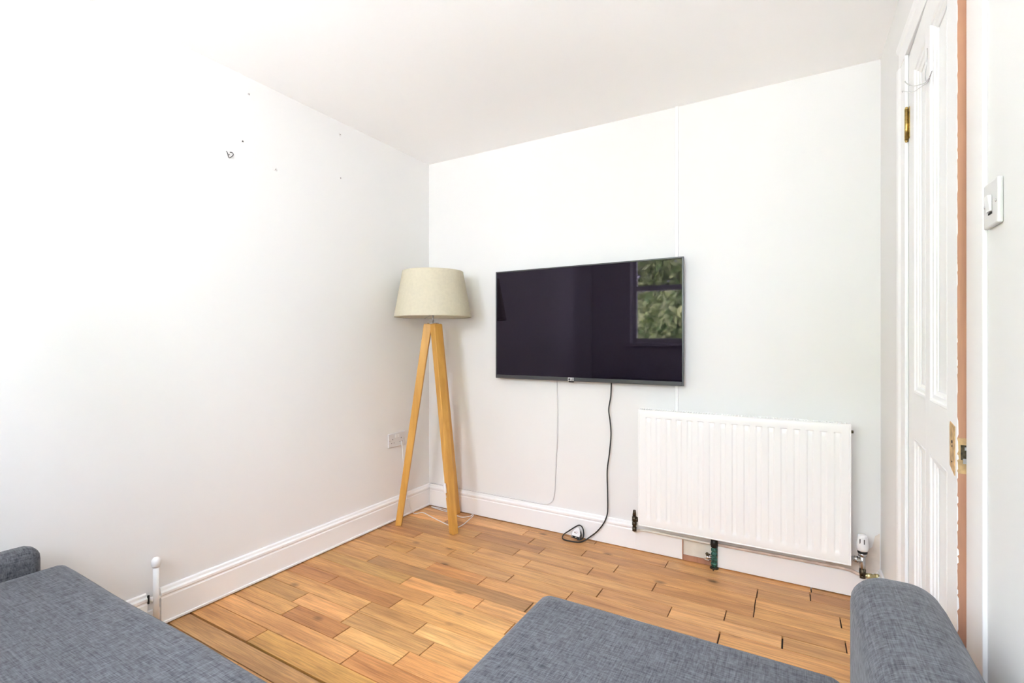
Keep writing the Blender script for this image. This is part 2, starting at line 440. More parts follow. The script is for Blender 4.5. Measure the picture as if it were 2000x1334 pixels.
# recessed board behind the gap, with raw cut ends
b = MB(); b.box(1.7245, 1.8965, -0.004, -0.0003, 0.028, 0.105, 0); b.box(1.7245, 1.8965, -0.011, -0.0003, 0.0012, 0.028, 1)
b.box(1.7243, 1.7275, -0.0175, -0.0003, 0.002, 0.112, 1); b.box(1.8935, 1.8967, -0.0175, -0.0003, 0.002, 0.110, 1)
struct(b.build('trim_1', [M['plaster'], M['pine_edge']]))
bpy.data.objects['trim_1'].data.materials[0] = M['pipe_white']
b = MB(); b.extrude(SK, (RX, -0.0195, 0), (RX, -0.4835, 0), out=(-1, 0, 0)); b.extrude(SK, (RX, -1.3805, 0), (RX, YR, 0), out=(-1, 0, 0))
struct(b.build('baseboard_right', M['gloss'], bevel=0.0012))

# bare plaster patches above the skirting by the valve
b = MB()
pts = [(2.36, .118), (2.562, .118), (2.562, .30), (2.545, .285), (2.535, .235), (2.515, .215), (2.50, .18), (2.46, .165), (2.40, .150), (2.36, .14)]
vs = [b.bm.verts.new((x, -0.0012, z)) for x, z in pts] ; vb = [b.bm.verts.new((x, -0.0001, z)) for x, z in pts]
b.bm.faces.new(vs); n_ = len(pts)
for i in range(n_): b.bm.faces.new((vs[i], vs[(i+1) % n_], vb[(i+1) % n_], vb[i]))
struct(b.build('trim_2', M['plaster']))
bpy.data.objects['trim_2']['label'] = 'patch of bare pinkish plaster'

# ------------------------------------------------------------------ door, lining, architrave
AR = [(0, 0), (0.010, 0), (0.010, 0.012), (0.008, 0.020), (0.008, 0.075), (0.014, 0.085), (0.016, 0.100), (0.012, 0.112), (0, 0.112)]
def arch_prof(w): return [(o, u*w/0.112) for o, u in AR]
b = MB()
b.extrude(arch_prof(0.125), (RX, -0.609, 0), (RX, -0.609, 2.11), up=(0, 1, 0), out=(-1, 0, 0))
b.extrude([(0, 0), (0.008, 0), (0.008, 0.106), (0, 0.106)], (RX, -1.273, 0), (RX, -1.273, 2.11), up=(0, -1, 0), out=(-1, 0, 0))
b.extrude(arch_prof(0.09), (RX, -1.379, 2.1095), (RX, -0.484, 2.1095), up=(0, 0, 1), out=(-1, 0, 0))
struct(b.build('trim_3', M['gloss'], bevel=0.0015))
b = MB()
b.box(RX+0.001, RX+WT-.002, DY1-0.006, DY1-0.0003, 0.004, DZ-.0005); b.box(RX+0.0, RX+WT-.002, DY0+.0003, DY0+0.005, 0.004, DZ-.0005)
b.box(RX+0.001, RX+WT-.002, DY0+0.005, DY1-0.006, DZ-0.006, DZ-.0005)
b.box(RX+0.06, RX+0.075, DY0+0.005, DY0+0.018, .004, DZ-.006); b.box(RX+0.06, RX+0.075, DY1-0.018, DY1-0.006, .004, DZ-.006)
struct(b.build('trim_4', M['gloss']))

# the door leaf: local x = thickness (0 = room face, + away), local y = -distance from the hinge
DL, DT, Z0, Z1 = 0.655, 0.040, 0.008, 2.100
b = MB()
py = [(0.095, 0.290), (0.350, 0.560)]           # panel extents from the hinge edge
pz = [(0.12, 0.150, 0.845), (0, 0.990, 2.015)]
rows = [(0.20, 0.845), (0.990, 2.015)]
ys = [0.0, py[0][0], py[0][1], py[1][0], py[1][1], DL]
for i in (0, 2, 4): b.box(0, DT, -ys[i+1], -ys[i], Z0, Z1)          # stiles and muntin
for (a, c) in py:
    for (za, zb) in ((Z0, rows[0][0]), (rows[0][1], rows[1][0]), (rows[1][1], Z1)): b.box(0, DT, -c, -a, za, zb)
    for (za, zb) in rows:
        b.box(0.016, 0.026, -c, -a, za, zb)                          # recessed panel
        w = 0.030
        mo = [(0.0155, 0), (0.0155, w), (0.0125, w*.97), (0.010, w*.7), (0.0065, w*0.6), (0.0045, w*.3), (0.0005, w*.2), (-0.0006, 0.001), (0.0004, 0)]
        b.extrude(mo, (0, -a, za), (0, -a, zb), up=(0, -1, 0), out=(1, 0, 0))
        b.extrude(mo, (0, -c, za), (0, -c, zb), up=(0, 1, 0), out=(1, 0, 0))
        b.extrude(mo, (0, -a, za), (0, -c, za), up=(0, 0, 1), out=(1, 0, 0))
        b.extrude(mo, (0, -a, zb), (0, -c, zb), up=(0, 0, -1), out=(1, 0, 0))
door = b.build('door_1', M['gloss'], bevel=0.0012)
struct(door); door['label'] = 'white four-panel door, slightly ajar, with bare wood edge'
door.location = (RX, -0.6145, 0); door.rotation_euler = (0, 0, -math.atan2(0.0225, 0.655))
def dpart(bb, name, m, **k):
    o = bb.build(name, m, **k); o.parent = door; return o
b = MB(); b.box(0.0006, DT, -DL-0.0012, -DL+0.0005, Z0, 0.862); b.box(0.0006, DT, -DL-0.0012, -DL+0.0005, 0.940, Z1)
b.box(0.0006, DT, -DL-0.0012, -DL+.0005, 0.8622, 0.9398, 1)
tag(dpart(b, 'door_edge', [M['pine_edge'], M['bare_wood']]), 'bare unpainted wooden edge')
# flakes of paint hanging on along the edge
b = MB(); z = Z0; rr = random.Random(11)
while z < Z1 - 0.02:
    hgt = rr.uniform(0.01, 0.05); wd = rr.uniform(0.0003, 0.0013) if z > 0.95 else rr.uniform(0.0006, 0.0045)
    b.hexa([(0.0002, -DL-0.0016, z), (wd, -DL-0.0016, z+hgt*.2), (wd, -DL-0.0012, z+hgt*.2), (0.0002, -DL-0.0012, z),
            (0.0002, -DL-0.0016, min(z+hgt, Z1)), (wd*rr.uniform(.5, 1), -DL-0.0016, z+hgt*.8), (wd*.8, -DL-0.0012, z+hgt*.8), (0.0002, -DL-0.0012, min(z+hgt, Z1))])
    z += hgt
dpart(b, 'paint_flakes', M['gloss'])
b = MB(); b.box(0.006, 0.016, -DL-0.0030, -DL-0.0015, 0.893, 0.925); tag(dpart(b, 'lock_case', M['dk_metal']), 'dark metal lock plate in the door edge')
b = MB(); b.box(0.009, 0.022, -DL-0.006, -DL-0.0015, 0.885, 0.896); b.box(0.012, 0.020, -DL-0.004, -DL-0.0015, 0.914, 0.921); dpart(b, 'latch_bolt', M['chrome'])
# bare wood patch where a lock was taken off, with raised torn paint
b = MB(); y0 = -DL+0.018
pts = [(-DL+0.014, .853), (-DL+.060, .868), (-DL+.062, .958), (-DL+.058, .968), (-DL+.013, .962)]
A = [b.bm.verts.new((-0.0014, p, q)) for p, q in pts]; B = [b.bm.verts.new((0.001, p, q)) for p, q in pts]
b.bm.faces.new(A)
for i in range(5): b.bm.faces.new((A[i], A[(i+1) % 5], B[(i+1) % 5], B[i]))
tag(dpart(b, 'lock_patch', M['bare_wood']), 'bare light wood patch left by a removed lock')
b = MB()
for zz, r_ in ((.925, .0035), (.915, .002), (.88, .002)): b.cyl((-0.0024, -DL+.036, zz), (-0.0012, -DL+.036, zz), r_, n=10)
dpart(b, 'screw_hole', M['dark_hole'])
# hinges
for zc, ok in ((1.876, True), (0.26, True)):
    b = MB(); b.cyl((-0.006, 0.003, zc-0.052), (-0.006, 0.003, zc+0.052), 0.0055, n=14)
    b.lathe([(0.0, .060), (.004, .058), (.005, .053), (0.0, .052)], (-0.006, 0.003, zc), 12); b.lathe([(0.0, -.052), (.005, -.053), (.004, -.058), (0, -.060)], (-0.006, 0.003, zc), 12)
    b.box(-0.0015, 0.0, -0.022, 0.0, zc-0.05, zc+0.05)
    hg = dpart(b, 'hinge', M['brass']); hg['label'] = 'brass hinge'
    b = MB()
    for dz in (-.034, 0, .034): b.cyl((-0.0022, -0.013, zc+dz), (-0.0014, -0.013, zc+dz), .0035, n=12)
    o = b.build('hinge_screw', M['dk_metal']); o.parent = hg
# dark line of the gap beside the hinge stile is the real gap between leaf and lining

# thin loops of wire hanging by the top hinge
b = MB()
b.tube([(2.5515, -.640, 2.010), (2.548, -.652, 2.005), (2.545, -.718, 1.967), (2.544, -.809, 1.920), (2.545, -.891, 1.886), (2.547, -.947, 1.867), (2.5485, -.988, 1.861), (2.5515, -1.00, 1.872)], 0.0015, n=6)
b.tube([(2.5515, -.590, 1.996), (2.549, -.608, 1.993), (2.546, -.71, 1.946), (2.546, -.794, 1.908), (2.547, -.877, 1.883), (2.548, -.947, 1.862), (2.5485, -.971, 1.856), (2.5515, -.985, 1.866)], 0.0010, n=6)
b.tube([(2.5480, -.95, 1.866), (2.5485, -.941, 1.892), (2.5495, -.953, 1.921), (2.551, -.947, 1.959)], 0.0009, n=6)
wire = b.build('wire', M['chrome']); tag(wire, 'thin grey loops of loose wire hanging at the top of the door', 'wire')

# ------------------------------------------------------------------ light switch and socket
sw = empty('light_switch', (RX, -1.426, 1.412), 'white single light switch on the wall right of the door', 'light switch')
b = MB(); b.box(RX-0.009, RX-.0002, -1.464, -1.388, 1.369, 1.455); b.build('plate', M['grey_plastic'], sw, bevel=0.003)
b = MB(); b.hexa([(RX-.0125, -1.438, 1.397), (RX-.0095, -1.438, 1.397), (RX-.0095, -1.416, 1.397), (RX-.0125, -1.416, 1.397),
                  (RX-.0165, -1.438, 1.427), (RX-.0095, -1.438, 1.427), (RX-.0095, -1.416, 1.427), (RX-.0165, -1.416, 1.427)])
b.build('rocker', M['white_plastic'], sw, bevel=0.001)
for yy in (-1.457, -1.396):
    b = MB(); b.cyl((RX-.0100, yy, 1.412), (RX-.0088, yy, 1.412), .003, n=12); b.build('plate_screw', M['chrome'], sw)
b = MB(); b.box(RX-.0098, RX-.0088, -1.437, -1.417, 1.392, 1.396); b.build('rocker_slot', M['dark_hole'], sw)

so = empty('wall_socket', (0, -0.330, 0.516), 'double electric wall socket low on the left wall behind the tripod lamp', 'socket')
b = MB(); b.box(.0002, 0.010, -0.405, -0.257, 0.472, 0.560); b.build('plate', M['grey_plastic'], so, bevel=0.003)
for yc in (-0.369, -0.293):
    b = MB(); b.box(0.0095, 0.0106, yc-0.002, yc+0.002, 0.519, 0.527)
    for d in (-.011, .011): b.box(0.0095, 0.0106, yc+d-0.003, yc+d+0.003, 0.497, 0.5005)
    b.build('pin_holes', M['dark_hole'], so)
for yc in (-0.344, -0.318):
    b = MB(); b.box(0.0095, 0.0145, yc-0.0065, yc+0.0065, 0.532, 0.551); sr = b.build('rocker', M['white_plastic'], so, bevel=0.0015)
for yc in (-.396, -.266):
    b = MB(); b.cyl((0.0095, yc, .516), (0.0112, yc, .516), .003, n=12); b.build('plate_screw', M['chrome'], so)

# ------------------------------------------------------------------ screw holes, plugs and hook on the left wall
def wall_mark(y, z, label, r=0.006, dark=.0028, hook=False, cat='wall plug', name='wall_plug'):
    e = empty(name, (0, y, z), label, cat, 'fixings left in the left wall')
    b = MB(); b.lathe([(0.0, .0016), (r*.6, .0016), (r, .0008), (r*1.05, .0001)], (0, y, z), 14, ax='X')
    # irregular ring of filler
    for v in b.bm.verts:
        k = 1 + 0.25*math.sin(3*math.atan2(v.co.z-z, v.co.y-y) + y*40)
        v.co.y = y + (v.co.y-y)*k; v.co.z = z + (v.co.z-z)*k
    b.build('filler', M['filler'], e)
    b = MB(); b.cyl((0.0012, y, z), (0.0022, y, z), dark, n=12); b.build('hole', M['dark_hole'], e)
    if hook:
        b = MB(); b.tube([(0.001, y+.004, z+.012), (0.010, y+.010, z+.010), (0.014, y+.012, z), (0.011, y+.004, z-.012), (0.004, y-.002, z-.015), (0.003, y-.008, z+.004), (0.001, y-.012, z+.012)], .0016, n=6)
        b.build('hook', M['black'], e)
wall_mark(-1.314, 2.322, 'small dark screw hole high above the dark wall hook, close under the ceiling', dark=.0025)
wall_mark(-1.344, 2.088, 'small dark slanting screw hole just above right of the dark wall hook', dark=.0035)
wall_mark(-1.408, 2.005, 'small dark bent wire hook, leftmost fixing on the left wall', hook=True, dark=.002, cat='wall hook', name='wall_hook')
wall_mark(-1.177, 2.008, 'pale pair of filled screw marks, lone in the middle of the left wall fixings', r=.009, dark=.002)
wall_mark(-0.779, 2.327, 'small screw hole nearest the ceiling and corner, upper of the right-hand pair', dark=.0025, r=.008)
wall_mark(-0.776, 2.081, 'small grey screw hole, lower of the right-hand pair nearest the room corner', dark=.003)

# ------------------------------------------------------------------ capped pipe by the left skirting
cp = empty('capped_pipe', (0.030, -1.714, 0), 'white painted capped pipe standing against the left skirting board', 'pipe')
b = MB(); b.cyl((.030, -1.714, 0.0), (.030, -1.714, .262), .0105, n=20); b.build('pipe', M['matte'], cp)
b = MB(); b.lathe([(0.0, .290), (.009, .288), (.0155, .280), (.0165, .270), (.0155, .258), (.0115, .250), (.0, .250)], (.030, -1.714, 0), 24); b.build('cap', M['matte'], cp)
b = MB(); b.box(0.0125, .0315, -1.731, -1.697, .118, .132); b.build('pipe_clip', M['white_plastic'], cp, bevel=.003)
b = MB(); b.box(0.012, .0165, -1.7375, -1.7310, .108, .142); b.build('cut_gap', M['dark_hole'], cp)

# ------------------------------------------------------------------ trunking and aerial cable on the back wall
b = MB(); b.extrude([(0, -.008), (.009, -.008), (.011, -.006), (.011, .006), (.009, .008), (0, .008)], (1.694, -.0002, .20), (1.694, -.0002, 2.3995), up=(1, 0, 0), out=(0, -1, 0))
tk = b.build('cable_trunking', M['gloss']); tag(tk, 'narrow white cable trunking running down the back wall behind the TV and radiator', 'trunking')
b = MB(); b.tube([(.996, -.012, .98), (.995, -.0050, .88), (.999, -.0050, .75), (.996, -.0050, .55), (.986, -.0050, .36), (.981, -.0050, .26), (.970, -.0050, .195), (.945, -.0050, .166), (.91, -.0052, .1545), (.80, -.0052, .1535), (.6, -.0052, .1535), (.4, -.0052, .1535), (.25, -.0052, .1535), (.10, -.0052, .154), (.02, -.0052, .154)], .0034, n=8)
tag(b.build('aerial_cable', M['grey_plastic']), 'thin white cable clipped down the wall under the TV and along the skirting', 'cable')

# ------------------------------------------------------------------ television
tv = empty('television', (1.166, -0.03, 0.92), 'wall-mounted flat screen TV with black glass and thin grey metal frame', 'television')
TX0, TX1, TZ0, TZ1, TY = 0.593, 1.739, 0.920, 1.592, -0.060
b = MB(); b.box(TX0+.004, TX1-.004, TY+.006, TY+.030, TZ0+.004, TZ1-.004); b.box(TX0+.2, TX1-.2, TY+.030, TY+.048, TZ0+.06, TZ1-.2)
b.build('back_shell', M['tvback'], tv, bevel=.004)
b = MB(); bw = .008
b.box(TX0, TX0+bw, TY, TY+.012, TZ0, TZ1); b.box(TX1-bw, TX1, TY, TY+.012, TZ0, TZ1); b.box(TX0+bw, TX1-bw, TY, TY+.012, TZ1-bw, TZ1)
b.build('bezel', M['bezel'], tv, bevel=.0015)
b = MB(); b.box(TX0+bw, TX1-bw, TY-.001, TY+.012, TZ0, TZ0+.022); b.build('bottom_bezel', M['bezel'], tv, bevel=.0015)
b = MB(); b.box(TX0+bw, TX1-bw, TY+.0025, TY+.008, TZ0+.022, TZ1-bw); b.build('screen', M['screen'], tv)
# small badge with the maker's round mark and letters
bx = 1.110
lb = MB(); lb.box(bx-.019, bx+.019, TY-.0022, TY+.0, TZ0+.001, TZ0+.021); badge = lb.build('badge', M['silver'], tv, bevel=.001)
b = MB(); b.lathe([(0, -.0008), (.0060, -.0008), (.0062, 0)], (bx-.009, TY-.0022, TZ0+.011), 20, ax='Y')
b.box(bx+.001, bx+.003, TY-.003, TY-.0022, TZ0+.006, TZ0+.016); b.box(bx+.001, bx+.007, TY-.003, TY-.0022, TZ0+.006, TZ0+.008)
b.box(bx+.009, bx+.011, TY-.003, TY-.0022, TZ0+.006, TZ0+.016); b.box(bx+.011, bx+.016, TY-.003, TY-.0022, TZ0+.006, TZ0+.008)
b.box(bx+.011, bx+.016, TY-.003, TY-.0022, TZ0+.014, TZ0+.016); b.box(bx+.014, bx+.016, TY-.003, TY-.0022, TZ0+.008, TZ0+.011)
o = b.build('mark', M['black']); o.parent = badge
b = MB(); b.box(bx-.016, bx+.016, TY+.001, TY+.010, TZ0-.007, TZ0); b.build('standby_light', M['tvback'], tv, bevel=.002)
b = MB(); b.box(TX0+.35, TX1-.35, -.0118, -.0002, 1.15, 1.45); b.build('wall_bracket', M['tvback'], tv)

# power cord hanging from the TV to the plug on the floor
pc = empty('power_cord', (1.151, -.06, 0), 'black power cord hanging from the TV with its plug lying on the floor', 'power cord')
b = MB()
b.tube([(1.341, -.024, .917), (1.337, -.023, .84), (1.325, -.022, .766), (1.333, -.022, .70), (1.338, -.022, .62), (1.328, -.022, .51), (1.316, -.022, .418), (1.318, -.022, .30), (1.320, -.024, .215),
        (1.316, -.026, .166), (1.298, -.032, .118), (1.262, -.038, .068), (1.225, -.045, .034), (1.195, -.060, .0105), (1.170, -.085, .0045), (1.130, -.094, .0042), (1.091, -.096, .0042), (1.066, -.082, .006),
        (1.066, -.060, .020), (1.100, -.055, .048), (1.140, -.048, .078), (1.160, -.046, .086), (1.177, -.046, .074), (1.186, -.052, .045), (1.184, -.062, .022), (1.168, -.074, .014), (1.155, -.076, .014)], .0036, n=8, sub=6)
b.build('cable', M['black'], pc)
# plug: black body lying pins up, white card on the pin face with red print
b = MB()
prof = [(-.026, -.016), (.026, -.016), (.026, .006), (.014, .024), (-.014, .024), (-.026, .006)]
def plug_pts(u, w, d):   # tilted frame: face looks to the camera side and up
    base = Vector((1.146, -.058, .030)); U = Vector((.93, -.18, .02)).normalized(); Wd = Vector((.10, .45, .88)).normalized(); Nn = U.cross(Wd).normalized()
    return base + U*u*1.2 + Wd*w*1.25 + Nn*d
A = [b.bm.verts.new(plug_pts(u, w, .010)) for u, w in prof]; B = [b.bm.verts.new(plug_pts(u*.8, w*.8, -.016)) for u, w in prof]
b.bm.faces.new(A); b.bm.faces.new(B[::-1])
for i in range(6): b.bm.faces.new((A[i], A[(i+1) % 6], B[(i+1) % 6], B[i]))
plug = b.build('plug', M['black'], pc, bevel=.003)
b = MB(); P2 = [(-.022, -.006), (.022, -.006), (.023, .006), (.014, .026), (.004, .034), (-.010, .028), (-.022, .008)]
A = [b.bm.verts.new(plug_pts(u, w, .0135)) for u, w in P2]; B = [b.bm.verts.new(plug_pts(u, w, .0105)) for u, w in P2]
b.bm.faces.new(A); b.bm.faces.new(B[::-1])
for i in range(7): b.bm.faces.new((A[i], A[(i+1) % 7], B[(i+1) % 7], B[i]))
def sub(o, par):
    o.parent = par; return o
tag(sub(b.build('card', M['white_plastic']), plug), 'white card with red print')
b = MB()
for u, w in ((0, .016), (-.004, .012), (.005, .010), (.001, .006)):
    p = plug_pts(u, w, .0136); q = plug_pts(u+.004, w, .0136); r2 = plug_pts(u+.004, w+.0015, .0142); s2 = plug_pts(u, w+.0015, .0142)
    b.quad([p, q, r2, s2])
sub(b.build('print', M['red_print'], clean=False), plug)
for (u, w, l) in ((0, .008, .022), (-.011, -.011, .018), (.011, -.011, .018)):
    b = MB(); b.cyl(plug_pts(u, w, .0135), plug_pts(u, w, .0135+l), .0028, n=8); sub(b.build('pin', M['chrome']), plug)

# ------------------------------------------------------------------ radiator
ra = empty('radiator', (1.98, -0.0, 0.17), 'white ribbed panel radiator on the back wall below right of the TV', 'radiator')
RX0, RX1, RZ0, RZ1, RYF, RYB = 1.513, 2.450, 0.170, 0.789, -0.100, -0.045
b = MB(); bm = b.bm
NX, zs = 17*18 + 40, []
px0, px1 = RX0+.012, RX1-.012
nx = 420
zl = [RZ0+.006, RZ0+.012, RZ0+.030, RZ0+.034, RZ0+.045, RZ0+.052, RZ0+.058, RZ0+.068, RZ1-.068, RZ1-.050, RZ1-.046, RZ1-.0425, RZ1-.0412, RZ1-.0400, RZ1-.0385, RZ1-.030, RZ1-.012, RZ1-.006]
pitch = (2.400 - 1.568) / 16
def depth(x, z):
    e = 0.0
    # rolled outer rim
    dx = min(x - RX0, RX1 - x); dz = min(z - RZ0, RZ1 - z)
    d = 0.0
    rim = min(dx, dz)
    if rim < .012: d += .005 * (1 - rim/.012)**2
    if .026 < dx: pass
    # grooves between the flutes
    k = (x - 1.568) / pitch; ph = (k - round(k)) * pitch
    if -0.4 < k < 16.4 and dz > .040:
        g = min(1.0, max(0.0, (.0145 - abs(ph))/.0075)); g = g*g*(3-2*g)
        ramp = min(1.0, (RZ1 - z - .0400)/.0012) if z > (RZ0+RZ1)/2 else min(1.0, (dz - .040)/.016)
        d += .0046 * g * max(0, ramp)
        if RZ1 - .049 < z: d += .0035 * g * max(0, ramp)
    return d
grid = []
for z in zl:
    row = []
    for i in range(nx+1):
        x = RX0+.004 + (RX1-RX0-.008)*i/nx
        row.append(bm.verts.new((x, RYF + depth(x, z), z)))
    grid.append(row)
for j in range(len(zl)-1):
    for i in range(nx):
        f = bm.faces.new((grid[j][i], grid[j][i+1], grid[j+1][i+1], grid[j+1][i])); f.smooth = True
b.build('front_panel', M['enamel'], ra, clean=False)
b = MB(); b.box(RX0+.004, RX1-.004, RYF+.006, RYB-.006, RZ0+.004, RZ0+.012); b.box(RX0+.004, RX1-.004, RYF+.022, RYB-.004, RZ0+.012, RZ1-.014)
b.build('water_panel', M['enamel'], ra)
for x0, x1 in ((RX0, RX0+.005), (RX1-.005, RX1)):
    b = MB(); b.box(x0, x1, RYF, RYB, RZ0, RZ1); b.build('side_cover', M['enamel'], ra, bevel=.0015)
b = MB(); b.box(RX0+.005, RX1-.005, RYF, RYF+.006, RZ1-.006, RZ1); b.box(RX0+.005, RX1-.005, RYB-.006, RYB, RZ1-.010, RZ1)
x = RX0+.010
while x < RX1-.012:
    b.box(x, x+.004, RYF+.006, RYB-.006, RZ1-.004, RZ1-.0005); x += .0125
b.build('top_grille', M['enamel'], ra)
b = MB(); b.box(RX0+.005, RX1-.005, RYF, RYF+.006, RZ0, RZ0+.006); b.build('bottom_lip', M['enamel'], ra, bevel=.001)
for xx in (1.62, 2.34):
    b = MB(); b.box(xx-.018, xx+.018, RYB-.004, -.0002, RZ0+.05, RZ1-.05); b.build('bracket', M['white_plastic'], ra)
b = MB(); b.cyl((RX1, -.070, .752), (RX1+.010, -.070, .752), .007, n=6); b.build('bleed_valve', M['dk_metal'], ra)
# left lockshield valve
lv = MB()
X, Y = 1.487, -.075
lv.cyl((RX0+.002, Y, .192), (X, Y, .192), .009, n=14)
lv.cyl((X, Y, .135), (X, Y, .215), .0095, n=14); lv.cyl((X, Y, .160), (X, Y, .178), .0135, n=6); lv.cyl((X, Y, .182), (X, Y, .206), .0125, n=14)
lv.cyl((X, Y, .212), (X, Y, .240), .0105, .007, n=14); lv.cyl((X+.010, Y, .192), (X+.019, Y, .192), .0135, n=6); lv.cyl((X, Y, .128), (X, Y, .150), .0125, n=6)
tag(lv.build('lockshield_valve', M['dk_metal'], ra), 'dark aged metal valve')
# right thermostatic valve
X, Y = 2.492, -.075
b = MB(); b.cyl((RX1-.002, Y, .196), (X, Y, .196), .010, n=14); b.cyl((X-.030, Y, .196), (X-.016, Y, .196), .0145, n=6); b.cyl((X, Y, .150), (X, Y, .222), .011, n=16); b.cyl((X, Y, .216), (X, Y, .228), .0165, n=18)
tv2 = b.build('thermostatic_valve', M['chrome'], ra)
b = MB(); b.lathe([(0, .228), (.0185, .228), (.0185, .240), (0, .240)], (X, Y, 0), 24); tag(sub(b.build('collar', M['black']), tv2), 'black collar')
b = MB(); b.lathe([(0, .236), (.0175, .236), (.0225, .247), (.0235, .262), (.0205, .285), (.0185, .300), (.015, .308), (.0, .310)], (X, Y, 0), 32)
for v in b.bm.verts:
    a = math.atan2(v.co.y-Y, v.co.x-X)
    if .25 < v.co.z < .306:
        k = 1 - .07*max(0, math.cos(8*a)); v.co.x = X+(v.co.x-X)*k; v.co.y = Y+(v.co.y-Y)*k
tag(sub(b.build('valve_head', M['white_plastic']), tv2), 'white ribbed thermostat head')
b = MB()
for a in (-2.1, -1.35): b.box(X+.0205*math.cos(a)-.0016, X+.0205*math.cos(a)+.0016, Y+.0215*math.sin(a)-.001, Y+.0215*math.sin(a)+.002, .272, .292)
sub(b.build('dial_marks', M['black']), tv2)
b = MB(); b.cyl((X, Y, .128), (X, Y, .158), .0125, n=6); b.cyl((X, Y, .118), (X, Y, .150), .009, n=12); b.cyl((X, Y-.0, .128), (X, Y-.006, .118), .011, n=10)
sub(b.build('elbow', M['dk_metal']), tv2)
b = MB(); b.cyl((X-.002, Y, .130), (2.552, -.058, .130), .0085, n=14); b.cyl((X+.014, Y+.003, .130), (X+.034, Y+.008, .130), .0125, n=6); b.cyl((2.538, -.062, .130), (2.550, -.058, .130), .0125, n=6); b.cyl((2.550, -.058, .130), (2.5645, -.056, .130), .0085, n=12)
tag(sub(b.build('compression_fitting', M['pale_brass']), tv2), 'pale brass pipe fitting')
# pipework along the top of the skirting
b = MB(); b.tube([(1.487, -.075, .131), (1.489, -.070, .124), (1.50, -.045, .1225), (1.52, -.030, .1225), (1.60, -.0275, .1225), (1.75, -.0275, .1215), (1.8655, -.0275, .1205)], .0072, n=10, sub=5)
tag(b.build('supply_pipe', M['pipe_white'], ra), 'cream painted pipe along the skirting')
b = MB(); b.tube([(1.9005, -.0275, .1225), (2.1, -.0275, .124), (2.35, -.0275, .126), (2.44, -.032, .127), (2.474, -.060, .128), (2.486, -.074, .130)], .0072, n=10, sub=5)
tag(b.build('return_pipe', M['copper'], ra), 'pinkish part-painted copper pipe')
# green corroded drain tee between the skirting boards
dv = empty('drain_valve', (1.883, -.030, 0), 'green corroded copper drain valve with chrome tap in the skirting gap under the radiator', 'pipe valve')
b = MB(); b.cyl((1.883, -.030, .002), (1.883, -.030, .112), .0125, n=16)
for z in (.018, .040, .066, .088): b.cyl((1.883, -.030, z), (1.883, -.030, z+.010), .0155, n=12)
b.build('pipe', M['green'], dv)
b = MB(); b.cyl((1.883, -.030, .108), (1.883, -.030, .150), .0165, n=14); b.cyl((1.8665, -.0275, .1215), (1.8995, -.0275, .1215), .0100, n=14); b.build('tee', M['black'], dv)
b = MB(); b.cyl((1.878, -.030, .052), (1.846, -.036, .052), .007, n=12); b.cyl((1.858, -.034, .052), (1.846, -.036, .052), .0115, n=6); b.box(1.838, 1.860, -.040, -.032, .036, .046)
b.build('drain_tap', M['chrome'], dv)
b = MB(); b.cyl((1.850, -.036, .060), (1.850, -.036, .074), .006, n=10); b.box(1.842, 1.866, -.040, -.032, .066, .070); b.build('tap_lever', M['dk_metal'], dv)
b = MB(); b.lathe([(.0128, .0), (.022, .001), (.020, .006), (.0128, .008)], (1.883, -.030, 0), 16); b.build('floor_collar', M['dk_metal'], dv)

# ------------------------------------------------------------------ tripod floor lamp
LX, LY = 0.262, -0.275
la = empty('floor_lamp', (LX, LY, 0), 'oak tripod floor lamp with cream linen drum shade in the corner', 'floor lamp')
feet = [(0.076+.010, -0.402+.005), (0.470, -0.335), (0.278, -0.052)]
TOPZ = 1.262
for fx, fy in feet:
    d = Vector((fx-LX, fy-LY, 0)).normalized(); t = Vector((-d.y, d.x, 0))
    top = Vector((LX, LY, 0)) + d*0.030 + Vector((0, 0, TOPZ)); bot = Vector((fx, fy, 0.0))
    b = MB()
    def rect(c, w, th): return [c + t*w - d*th, c + t*w + d*th, c - t*w + d*th, c - t*w - d*th]
    lo = rect(bot, .0215, .019); hi = rect(top, .0290, .025)
    b.hexa([tuple(p) for p in (lo[0], lo[1], lo[2], lo[3], hi[0], hi[1], hi[2], hi[3])])
    b.build('leg', M['oak'], la, bevel=.004)
b = MB(); b.cyl((LX, LY, TOPZ-.055), (LX, LY, TOPZ-.002), .030, n=24); b.build('hub', M['oak'], la)
b = MB(); b.cyl((LX, LY, TOPZ-.0015), (LX, LY, TOPZ+.006), .036, n=28); b.cyl((LX, LY, TOPZ+.006), (LX, LY, TOPZ+.060), .006, n=12); tag(b.build('stem', M['chrome'], la), 'small metal stem under the shade')
b = MB(); b.cyl((LX, LY, TOPZ+.055), (LX, LY, TOPZ+.115), .019, n=20); b.build('bulb_holder', M['white_plastic'], la)
b = MB(); b.lathe([(.0, .215), (.018, .21), (.029, .19), (.031, .172), (.024, .145), (.014, .125), (.013, .113), (0, .113)], (LX, LY, TOPZ), 24); b.build('bulb', M['white_plastic'], la)
SB, ST, RB, RT_ = 1.303, 1.590, .241, .190
b = MB(); b.lathe([(RB-.003, SB), (RB, SB), (RB-.001, SB+.008), (RT_+.001, ST-.008), (RT_, ST), (RT_-.003, ST)], (LX, LY, 0), 72, 0)
b.lathe([(RT_-.003, ST), (RB-.003, SB)], (LX, LY, 0), 72, 1)
sh = b.build('lamp_shade', [M['shade'], M['shade_in']], la)
for r, z in ((RB-.0035, SB+.002), (RT_-.0035, ST-.002)):
    b = MB()
    b.lathe([(r-.0015, z-.0015), (r+.0015, z-.0015), (r+.0015, z+.0015), (r-.0015, z+.0015), (r-.0015, z-.0015)], (LX, LY, 0), 60)
    sub(b.build('shade_ring', M['chrome']), sh)
b = MB()
